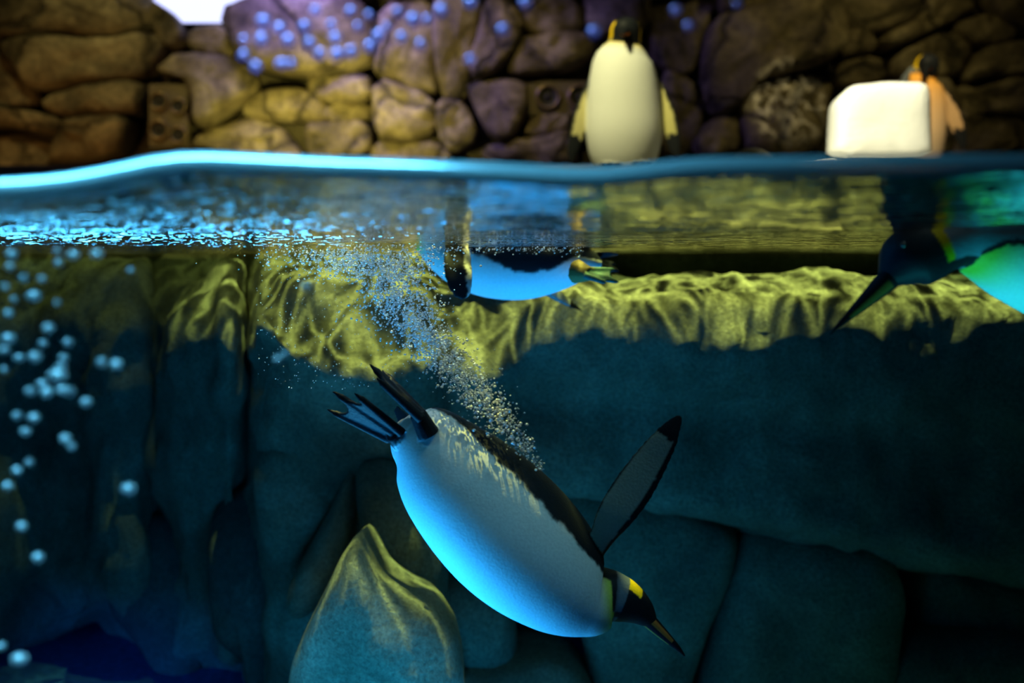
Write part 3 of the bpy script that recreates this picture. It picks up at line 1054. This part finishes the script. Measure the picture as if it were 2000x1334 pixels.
def build_penguin(parts, voxel, label, eyes, eye_r, group=None, bill=None):
    """fuse the parts into one skin, carry the plumage colours over, add the eyes"""
    vs_, fs_, cs_, off = [], [], [], 0
    for v, f, c in parts:
        vs_.append(np.asarray(v))
        cs_.append(np.asarray(c))
        fs_ += [tuple(i + off for i in q) for q in f]
        off += len(v)
    v = np.vstack(vs_)
    c = np.vstack(cs_)
    org = Vector(((v[:, 0].min() + v[:, 0].max()) / 2, (v[:, 1].min() + v[:, 1].max()) / 2, v[:, 2].min()))
    me = bpy.data.meshes.new('penguin_parts')
    me.from_pydata((v - np.array(org)).tolist(), [], fs_)
    bm = bmesh.new()
    bm.from_mesh(me)
    # one island at a time, so every part faces outwards
    bmesh.ops.recalc_face_normals(bm, faces=bm.faces)
    bm.to_mesh(me)
    bm.free()
    tmp = bpy.data.objects.new('penguin_parts', me)
    COL.objects.link(tmp)
    r = tmp.modifiers.new('skin', 'REMESH')
    r.mode = 'VOXEL'
    r.voxel_size = voxel
    s = tmp.modifiers.new('smooth', 'SMOOTH')
    s.factor, s.iterations = 0.5, 3
    dg = bpy.context.evaluated_depsgraph_get()
    new = bpy.data.meshes.new_from_object(tmp.evaluated_get(dg))
    new.name = 'penguin'
    bpy.data.objects.remove(tmp)
    bpy.data.meshes.remove(me)
    kd = kdtree.KDTree(len(v))
    vo = v - np.array(org)
    for i, p in enumerate(vo):
        kd.insert(p, i)
    kd.balance()
    n = len(new.vertices)
    col = np.ones((n, 4))
    for i, vert in enumerate(new.vertices):
        acc, wt = np.zeros(3), 0.0
        for _, k, d in kd.find_n(vert.co, 3):
            w = 1.0 / (d + 1e-4) ** 2
            acc += c[k] * w
            wt += w
        col[i, :3] = acc / wt
    at = new.color_attributes.new('plumage', 'FLOAT_COLOR', 'POINT')
    at.data.foreach_set('color', col.ravel())
    new.polygons.foreach_set('use_smooth', [True] * len(new.polygons))
    new.materials.clear()
    new.materials.append(M['feathers'])
    o = bpy.data.objects.new('penguin', new)
    COL.objects.link(o)
    o.location = org
    tag(o, label, 'penguin', group)
    if bill:
        bv_, bf_, bc_ = bill
        b = make('bill', bv_, bf_, M['feathers'], o)
        ba = b.data.color_attributes.new('plumage', 'FLOAT_COLOR', 'POINT')
        ba.data.foreach_set('color', np.hstack([bc_, np.ones((len(bc_), 1))]).ravel())
        bm = bmesh.new()
        bm.from_mesh(b.data)
        bmesh.ops.recalc_face_normals(bm, faces=bm.faces)
        bm.to_mesh(b.data)
        bm.free()
        b['label'] = 'slender dark bill with an orange stripe'
    for e in eyes:
        bm = bmesh.new()
        bmesh.ops.create_icosphere(bm, subdivisions=2, radius=eye_r)
        em = bpy.data.meshes.new('eye')
        bm.to_mesh(em)
        bm.free()
        em.materials.append(M['eye'])
        em.polygons.foreach_set('use_smooth', [True] * len(em.polygons))
        eo = bpy.data.objects.new('eye', em)
        COL.objects.link(eo)
        eo.parent = o
        eo.location = Vector(e) - org
    return o


def row(px, py, Y, hw, N, depth=1.0):
    p = P(px, py, Y)
    r = hw * Y / FPX
    return [p.x, p.y, p.z, r, r * depth, *N]


# ---- the diving penguin
rot = math.radians(28)
ND = (-0.64 * math.sin(rot), -math.cos(rot), -0.77 * math.sin(rot))
DY = 2.32
st = [row(px, py, DY + dy, hw, ND, dp) for px, py, hw, dp, dy in (
    (780, 822, 5, 1, 0.02), (788, 831, 34, .9, 0.02), (805, 847, 60, .9, 0.01), (836, 872, 87, .92, 0), (890, 935, 117, .95, 0), (970, 1018, 132, .97, 0),
    (1042, 1086, 127, .97, 0), (1108, 1140, 105, .97, 0), (1158, 1166, 77, .97, 0), (1197, 1166, 51, .95, 0), (1226, 1177, 41, .95, 0), (1249, 1192, 31, .9, 0), (1266, 1208, 20, .85, 0), (1277, 1219, 9, .8, 0))]
K = dict(fb_u=[0, 2, 3, 4, 5, 6, 7, 8, 9], fb=[110, 104, 92, 80, 75, 75, 76, 77, 72], collar=8.85, silver=9.5, patch_end=10.35, patch=(72, 140), tint0=8.05, tint=np.array((0.62, 0.62, 0.08)), brown=1.35, throat=8, jag=0.6)
parts = [loft(st, 230, 170, body_colour(K))]
bill = [row(px, py, DY, hw, ND, .8) for px, py, hw in ((1258, 1203, 17), (1283, 1227, 13.5), (1306, 1249, 9.5), (1326, 1268, 5), (1337, 1281, 1.6))]
bill = loft(bill, 60, 36, bill_colour)
FN = (0.05, -1.0, 0.1)
fl = [row(px, py, Y, hw, FN, d) for px, py, Y, hw, d in (
    (1160, 1078, 2.30, 20, .50), (1180, 1042, 2.27, 27, .28), (1203, 1004, 2.25, 37, .17), (1238, 952, 2.24, 40, .14), (1274, 896, 2.23, 34, .13), (1304, 850, 2.22, 24, .13), (1322, 822, 2.22, 12, .15), (1329, 811, 2.22, 3, .3))]
parts.append(loft(fl, 90, 60, flipper_colour(np.array((0.40, 0.40, 0.30)), 5.0, 0.36, -1)))
fl = [row(px, py, Y, hw, FN, d) for px, py, Y, hw, d in (
    (1085, 1120, 2.50, 20, .4), (1060, 1080, 2.58, 34, .2), (1010, 1020, 2.68, 38, .15), (960, 960, 2.78, 30, .13), (930, 920, 2.84, 12, .15), (922, 908, 2.86, 3, .3))]
parts.append(loft(fl, 50, 40, solid_colour(BLACK)))
parts += [tube(P(800, 875, 2.30), P(768, 846, 2.27), 0.034, 0.020, BLACK)]
parts += foot(P(772, 850, 2.27), [P(638, 799, 2.30), P(648, 763, 2.24), P(691, 767, 2.20)], 0.86, 0.0095)
parts += [tube(P(838, 850, 2.23), P(815, 806, 2.22), 0.026, 0.019, BLACK)]
parts += foot(P(822, 812, 2.22), [P(734, 737, 2.16), P(721, 710, 2.25), P(745, 722, 2.33)], 0.84, 0.0095, up=(0.7, 0, 0.7))
tail = [row(px, py, Y, hw, ND, d) for px, py, Y, hw, d in ((812, 850, 2.42, 30, .3), (792, 826, 2.45, 22, .2), (772, 796, 2.48, 8, .2))]
parts.append(loft(tail, 20, 20, solid_colour(BLACK)))
build_penguin(parts, 0.0032, 'diving penguin with glossy white belly swimming head down trailing bubbles',
              [P(1251, 1186, DY - 0.030), P(1247, 1192, DY + 0.032)], 0.005, None, bill)

# ---- the penguin floating at the surface
NS = (0.0, -0.22, -0.97)
st = [row(px, py, 3.25, hw, NS, d) for px, py, hw, d in (
    (1176, 512, 5, 1), (1160, 513, 24, .9), (1128, 512, 46, .9), (1080, 512, 64, .95), (1020, 512, 74, 1.0), (955, 508, 73, 1.0), (905, 500, 62, 1.0), (868, 486, 48, 1), (842, 468, 36, 1), (820, 450, 31, 1), (798, 440, 22, .9), (784, 438, 10, .8))]
K = dict(fb_u=[0, 2, 3, 4, 5, 6, 7, 8], fb=[96, 88, 66, 60, 78, 92, 98, 95], collar=8.3, silver=8.9, patch_end=9.7, patch=(72, 135), tint0=7.6, tint=np.array((0.7, 0.6, 0.1)), throat=20)
parts = [loft(st, 150, 110, body_colour(K))]
bill = (loft([row(px, py, 3.25, hw, NS, .8) for px, py, hw in ((792, 439, 13), (770, 441, 9), (751, 446, 4), (741, 450, 1.5))], 24, 18, bill_colour))


def trailing_white(u, phi, p):
    j = 0.25 * noise.noise(Vector((p.x * 60, p.y * 60, p.z * 60)))
    if math.sin(phi) * TRAIL > 0.45 + j:
        return WHITE * 0.9
    return BLACK


TRAIL = -1
fl = [row(px, py, Y, hw, (0.25, -0.95, 0.1), d) for px, py, Y, hw, d in ((893, 470, 3.14, 20, .5), (894, 492, 3.05, 27, .25), (894, 520, 3.0, 29, .16), (898, 548, 2.98, 27, .14), (904, 572, 2.98, 20, .14), (908, 584, 2.98, 6, .3))]
parts.append(loft(fl, 60, 50, trailing_white))
fl = [row(px, py, Y, hw, (0.3, -0.9, 0.3), d) for px, py, Y, hw, d in ((1060, 560, 3.36, 14, .4), (1090, 578, 3.42, 13, .25), (1112, 592, 3.48, 9, .2), (1136, 606, 3.54, 3, .3))]
parts.append(loft(fl, 30, 24, flipper_colour(WHITE * 0.6, 2.0)))
TEAL_SKIN = np.array((0.05, 0.12, 0.10))
parts += [tube(P(1125, 530, 3.12), P(1152, 535, 3.08), 0.040, 0.022, BROWN * 0.6)]
parts += foot(P(1148, 534, 3.08), [P(1203, 527, 3.10), P(1211, 552, 3.06), P(1186, 553, 3.02)], 0.9, 0.009, TEAL_SKIN)
parts += [tube(P(1130, 515, 3.32), P(1160, 512, 3.34), 0.036, 0.022, BROWN * 0.5)]
parts += foot(P(1156, 514, 3.34), [P(1204, 516, 3.38), P(1212, 530, 3.34), P(1196, 540, 3.30)], 0.9, 0.009, BLACK)
tail = [row(px, py, 3.28, hw, NS, d) for px, py, hw, d in ((1150, 500, 26, .4), (1180, 497, 20, .25), (1208, 497, 9, .2))]
parts.append(loft(tail, 20, 20, solid_colour(BLACK)))
build_penguin(parts, 0.0042, 'penguin floating belly down at the surface behind the bubble cloud', [P(808, 438, 3.19)], 0.006, None, bill)

# ---- the penguin entering from the right, head bent down into the water
NR = (-0.15, -0.50, -0.86)
st = [row(px, py, Y, hw, N, d) for px, py, Y, hw, N, d in (
    (1735, 556, 1.90, 16, (0.55, -0.45, -0.7), .9), (1744, 538, 1.90, 34, (0.5, -0.5, -0.7), .95), (1768, 512, 1.90, 56, (0.4, -0.5, -0.8), 1), (1800, 494, 1.90, 62, (0.2, -0.5, -0.85), 1), (1840, 474, 1.90, 58, (0.0, -0.5, -0.86), 1),
    (1880, 462, 1.91, 62, NR, 1), (1930, 470, 1.93, 84, NR, 1), (2000, 486, 1.96, 112, NR, 1), (2100, 505, 2.0, 138, NR, 1), (2230, 520, 2.05, 142, NR, 1), (2380, 520, 2.1, 112, NR, 1), (2480, 515, 2.15, 60, NR, 1), (2530, 510, 2.17, 10, NR, 1))]


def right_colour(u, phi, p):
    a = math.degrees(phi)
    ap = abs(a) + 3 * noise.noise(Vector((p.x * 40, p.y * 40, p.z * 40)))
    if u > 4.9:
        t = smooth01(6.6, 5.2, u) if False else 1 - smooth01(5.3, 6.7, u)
        w = np.array((0.55, 0.74, 0.66)) * (1 - t) + np.array((0.42, 0.55, 0.04)) * t  # blue pool light put into the breast colour as turquoise and green
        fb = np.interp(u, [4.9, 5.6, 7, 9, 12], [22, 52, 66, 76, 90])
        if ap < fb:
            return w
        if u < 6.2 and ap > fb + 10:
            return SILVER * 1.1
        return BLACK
    if 3.75 < u and ap > 22:
        return SILVER * 1.2
    if 3.45 < u <= 3.75 and 26 < ap < 140:
        return YELLOW * 0.8
    return BLACK


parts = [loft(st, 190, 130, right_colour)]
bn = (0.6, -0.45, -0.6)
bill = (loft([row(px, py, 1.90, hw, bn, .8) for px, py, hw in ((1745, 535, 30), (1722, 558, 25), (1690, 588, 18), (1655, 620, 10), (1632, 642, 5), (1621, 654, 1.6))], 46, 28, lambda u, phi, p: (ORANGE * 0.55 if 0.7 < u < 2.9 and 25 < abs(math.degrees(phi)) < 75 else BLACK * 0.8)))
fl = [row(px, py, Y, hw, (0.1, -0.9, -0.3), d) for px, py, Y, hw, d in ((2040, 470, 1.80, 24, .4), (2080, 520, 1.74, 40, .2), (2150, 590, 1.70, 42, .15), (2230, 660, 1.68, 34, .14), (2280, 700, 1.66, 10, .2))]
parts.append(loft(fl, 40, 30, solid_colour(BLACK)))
build_penguin(parts, 0.0042, 'swimming penguin with breast tinted turquoise for the pool light, dark head and long bill bent down under the surface', [P(1765, 478, 1.845)], 0.006, None, bill)


# ---- the two penguins standing on the bank
def stand(rows_, Y, N, K, bill_rows, flips, label, eyes, feet, voxel=0.006):
    st = [row(px, py, Y + dy, hw, NN, dp) for px, py, dy, hw, dp, NN in rows_]
    parts = [loft(st, 150, 110, body_colour(K))]
    bill = (loft([row(px, py, yy, hw, (0, -0.3, -0.95), .9) for px, py, yy, hw in bill_rows], 26, 18, bill_colour))
    for rows2, NN, pale, tip, tr in flips:
        parts.append(loft([row(px, py, yy, hw, NN, d) for px, py, yy, hw, d in rows2], 60, 44, flipper_colour(pale, tip, 0.34, tr)))
    for (fx, fy) in feet:
        zb = bank_z(fx, fy)
        a = Vector((fx, fy, zb + 0.03))
        parts.append(tube(a + Vector((0, 0.03, 0.09)), a, 0.04, 0.024, BLACK))
        parts += foot(a, [Vector((fx - 0.05, fy - 0.11, zb + 0.012)), Vector((fx, fy - 0.13, zb + 0.012)), Vector((fx + 0.05, fy - 0.11, zb + 0.012))], 0.85, 0.013, BLACK, (0, 0, 1))
    return build_penguin(parts, voxel, label, eyes, 0.008, None, bill)


N1 = (0.0, -1.0, 0.05)
NH = (0.0, -0.8, -0.6)
Y1 = 5.6
stand([(1219, 333, .06, 20, .9, N1), (1219, 326, .04, 52, .85, N1), (1219, 308, .02, 66, .85, N1), (1218, 262, 0, 74, .85, N1), (1217, 205, 0, 72, .86, N1), (1216, 155, 0, 66, .88, N1), (1215, 122, 0, 58, .88, N1), (1217, 102, 0, 46, .9, N1),
       (1219, 88, 0, 34, .95, N1), (1221, 74, -.01, 30, 1.0, N1), (1222, 58, -.02, 30, 1.05, N1), (1223, 44, -.02, 23, 1.1, N1), (1223, 36, -.02, 13, 1, N1), (1223, 33, -.02, 3, 1, N1)],
      Y1, N1, dict(fb_u=[0, 3, 6, 8], fb=[88, 86, 84, 76], collar=8.3, silver=8.7, patch_end=11.0, patch=(62, 108), tint0=6.6, tint=np.array((0.80, 0.66, 0.16)), throat=60, back=SILVER),
      [(1221, 60, Y1 - 0.05, 13), (1220, 62, Y1 - 0.12, 9.5), (1218, 64, Y1 - 0.17, 6), (1217, 67, Y1 - 0.21, 2)],
      [([(1170, 130, Y1 + .05, 10, .6), (1160, 160, Y1 + .04, 13, .4), (1146, 198, Y1, 17, .22), (1131, 242, Y1 - .03, 17, .2), (1120, 288, Y1 - .04, 13, .2), (1115, 318, Y1 - .04, 4, .4)], (0.35, -0.93, 0.1), np.array((0.55, 0.50, 0.24)), 3.5, -1),
       ([(1266, 130, Y1 + .05, 10, .6), (1278, 160, Y1 + .04, 13, .4), (1293, 198, Y1, 17, .22), (1308, 240, Y1 - .03, 17, .2), (1317, 285, Y1 - .04, 13, .2), (1322, 312, Y1 - .04, 4, .4)], (-0.35, -0.93, 0.1), np.array((0.55, 0.50, 0.20)), 3.5, 1)],
      'penguin standing upright on the bank with pale yellow-white belly facing the pool', [P(1206, 56, Y1 - .085), P(1240, 57, Y1 - .085)], [(0.54, 5.56), (0.72, 5.56)])

N2 = (0.55, -0.83, 0.0)
Y2 = 6.9
stand([(1796, 333, .05, 16, .9, N2), (1797, 325, .03, 36, .9, N2), (1798, 300, .02, 42, .95, N2), (1798, 260, 0, 46, 1.0, N2), (1797, 215, 0, 47, 1.02, N2), (1796, 185, 0, 44, 1.02, N2), (1795, 165, 0, 37, 1.02, N2), (1799, 150, 0, 30, 1.0, N2),
       (1805, 140, -.02, 25, 1.0, N2), (1810, 128, -.04, 23, 1.0, (0, -1, 0)), (1811, 116, -.04, 20, 1.05, (0, -1, 0)), (1811, 108, -.04, 12, 1, (0, -1, 0)), (1811, 104, -.04, 3, 1, (0, -1, 0))],
      Y2, N2, dict(fb_u=[0, 3, 6, 8], fb=[88, 86, 84, 90], collar=7.9, silver=8.3, patch_end=11.6, patch=(70, 112), tint0=-2, tint=np.array((0.88, 0.40, 0.02)), throat=70, back=SILVER),
      [(1810, 130, Y2 - 0.10, 11), (1808, 138, Y2 - 0.17, 7), (1807, 148, Y2 - 0.22, 4), (1807, 157, Y2 - 0.25, 1.5)],
      [([(1828, 172, Y2 - .05, 8, .6), (1842, 188, Y2 - .06, 12, .4), (1856, 212, Y2 - .07, 16, .22), (1868, 240, Y2 - .08, 16, .2), (1878, 272, Y2 - .08, 11, .2), (1882, 292, Y2 - .08, 4, .4)], (-0.2, -0.97, 0.1), np.array((0.55, 0.36, 0.20)), 3.4, 1),
       ([(1762, 175, Y2 + .1, 8, .6), (1756, 200, Y2 + .12, 12, .4), (1750, 240, Y2 + .13, 15, .22), (1748, 280, Y2 + .13, 10, .2), (1748, 298, Y2 + .13, 4, .4)], (0.2, -0.97, 0.1), BLACK, 0, 1)],
      'penguin with golden breast peering over the ice block', [P(1800, 122, Y2 - .105), P(1821, 122, Y2 - .105)], [(2.70, 6.86), (2.90, 6.86)])

# ================================================================ BUBBLES AND DROPS
def sphere_mesh(name, sub, mat, squash=1.0):
    bm = bmesh.new()
    bmesh.ops.create_icosphere(bm, subdivisions=sub, radius=1.0)
    for v in bm.verts:
        v.co.y *= squash
    me = bpy.data.meshes.new(name)
    bm.to_mesh(me)
    bm.free()
    me.polygons.foreach_set('use_smooth', [True] * len(me.polygons))
    me.materials.append(mat)
    return me


# the trail: centre line, half width and depth from the diver's back up to the surface cloud
TRAILP = np.array([(1060, 918, 5, 2.24), (1030, 880, 16, 2.24), (990, 835, 28, 2.26), (950, 785, 40, 2.28), (905, 735, 44, 2.32), (855, 685, 46, 2.36), (815, 630, 52, 2.42), (785, 580, 66, 2.48), (745, 535, 92, 2.52), (705, 508, 130, 2.56), (665, 490, 185, 2.58)], float)
bub = []


def add_bubble(px, py, Y, r):
    p = P(px, py, Y)
    if p.z + r < WATER_Z - 0.004:
        bub.append((p, r))


lens = np.array([.10, .35, .6, .8, .9, 1.0, 1.1, 1.25, 1.5, 1.2, 0.0])
seg_p = lens[:-1] / lens[:-1].sum()
for _ in range(5600):
    s = rng.choice(len(seg_p), p=seg_p)
    t = rng.random()
    c = TRAILP[s] * (1 - t) + TRAILP[s + 1] * t
    d = (TRAILP[s + 1] - TRAILP[s])[:2]
    d = np.array((-d[1], d[0])) / np.linalg.norm(d)
    o_ = rng.normal(0, 0.5) * c[2]
    r = 0.0012 + 0.0023 * rng.random() ** 2.2
    if s >= 8:
        px, py = c[0] + rng.normal(0, 0.55) * c[2], c[1] + rng.normal(0, 17)
    else:
        px, py = c[0] + d[0] * o_ + rng.normal(0, 5), c[1] + d[1] * o_ + rng.normal(0, 5)
    add_bubble(px, py, c[3] + rng.normal(0, 0.06), r)
for _ in range(500):        # thin scatter around the trail
    add_bubble(rng.uniform(500, 800), rng.uniform(480, 760), rng.uniform(2.3, 2.7), 0.0006 + 0.0009 * rng.random())
for _ in range(900):        # froth along the surface around the floating penguin
    add_bubble(rng.uniform(820, 1140), 474 + abs(rng.normal(0, 9)), rng.uniform(2.75, 3.1), 0.0008 + 0.0015 * rng.random() ** 2)
bub.sort(key=lambda b: -b[1] / b[0].y)
N_SINGLE = 230
trail_me = sphere_mesh('bubble', 2, M['bubble'])
for p, r in bub[:N_SINGLE]:
    o = bpy.data.objects.new('bubble', trail_me)
    COL.objects.link(o)
    o.location = p
    o.scale = (r * 1.25, r * 1.25, r)
    tag(o, 'small silvery air bubble in the trail behind the diving penguin', 'bubble', 'bubbles of the trail')
bm = bmesh.new()
bmesh.ops.create_icosphere(bm, subdivisions=1, radius=1.0)
bv = np.array([tuple(v.co) for v in bm.verts])
bf = [tuple(v.index for v in f.verts) for f in bm.faces]
bm.free()
VV, FF = [], []
for k, (p, r) in enumerate(bub[N_SINGLE:]):
    VV.append(bv * np.array((r * 1.25, r * 1.25, r)) + np.array(p))
    FF += [tuple(i + k * len(bv) for i in f) for f in bf]
o = make('bubble_froth', np.vstack(VV), FF, M['bubble'], origin=P(800, 620, 2.45))
tag(o, 'cloud of countless tiny bubbles streaming up to the surface', 'bubbles', None, 'stuff')

near_me = sphere_mesh('near_bubble', 2, M['bubble_near'])
NEAR = [(189, 496, 12), (23, 497, 13), (114, 513, 10), (112, 491, 9), (143, 498, 12), (255, 528, 8), (82, 545, 9), (46, 543, 11), (66, 578, 15), (112, 591, 8), (17, 612, 11), (94, 641, 13), (16, 661, 14), (133, 669, 12),
        (9, 683, 11), (84, 671, 10), (37, 699, 11), (68, 697, 15), (124, 699, 11), (119, 717, 14), (112, 733, 19), (199, 708, 14), (227, 712, 14), (7, 722, 9), (82, 750, 12), (91, 766, 14), (59, 764, 13), (136, 765, 14), (122, 762, 12),
        (168, 786, 14), (33, 812, 12), (66, 816, 13), (49, 843, 11), (128, 857, 12), (541, 701, 9), (556, 692, 9), (598, 559, 11), (140, 872, 10), (57, 903, 11), (33, 919, 11), (14, 949, 11), (251, 955, 18), (42, 1028, 12), (74, 1089, 14),
        (38, 1287, 16), (2, 1262, 10), (72, 423, 9), (75, 452, 11), (107, 456, 8), (278, 412, 9), (20, 520, 10), (40, 470, 9), (150, 440, 8), (10, 560, 9), (28, 585, 8)]
for i, (px, py, r) in enumerate(NEAR):
    o = bpy.data.objects.new('bubble', near_me)
    COL.objects.link(o)
    Y = 1.22 + 0.10 * ((i * 37) % 11) / 11
    o.location = P(px, py, Y)
    s = r * 0.85 * Y / FPX
    o.scale = (s * (1.25 if i % 4 == 0 else 1.0), s, s * 0.85)
    tag(o, 'blurred bright bubble rising close behind the window glass', 'bubble', 'bubbles close to the glass')

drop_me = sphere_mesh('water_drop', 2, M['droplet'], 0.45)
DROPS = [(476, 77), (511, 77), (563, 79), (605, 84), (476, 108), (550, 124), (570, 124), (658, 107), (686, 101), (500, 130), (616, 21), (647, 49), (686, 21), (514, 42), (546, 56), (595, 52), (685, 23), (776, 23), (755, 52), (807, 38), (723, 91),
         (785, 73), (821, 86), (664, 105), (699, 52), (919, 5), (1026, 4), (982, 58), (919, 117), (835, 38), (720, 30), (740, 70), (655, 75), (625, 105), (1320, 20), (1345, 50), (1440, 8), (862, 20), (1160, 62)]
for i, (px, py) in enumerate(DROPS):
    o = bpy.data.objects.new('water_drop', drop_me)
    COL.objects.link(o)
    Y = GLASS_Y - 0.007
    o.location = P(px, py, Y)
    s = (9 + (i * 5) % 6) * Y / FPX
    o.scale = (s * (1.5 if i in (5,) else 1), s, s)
    tag(o, 'small water drop on the window, tinted for violet light', 'water drop', 'water drops on the window')
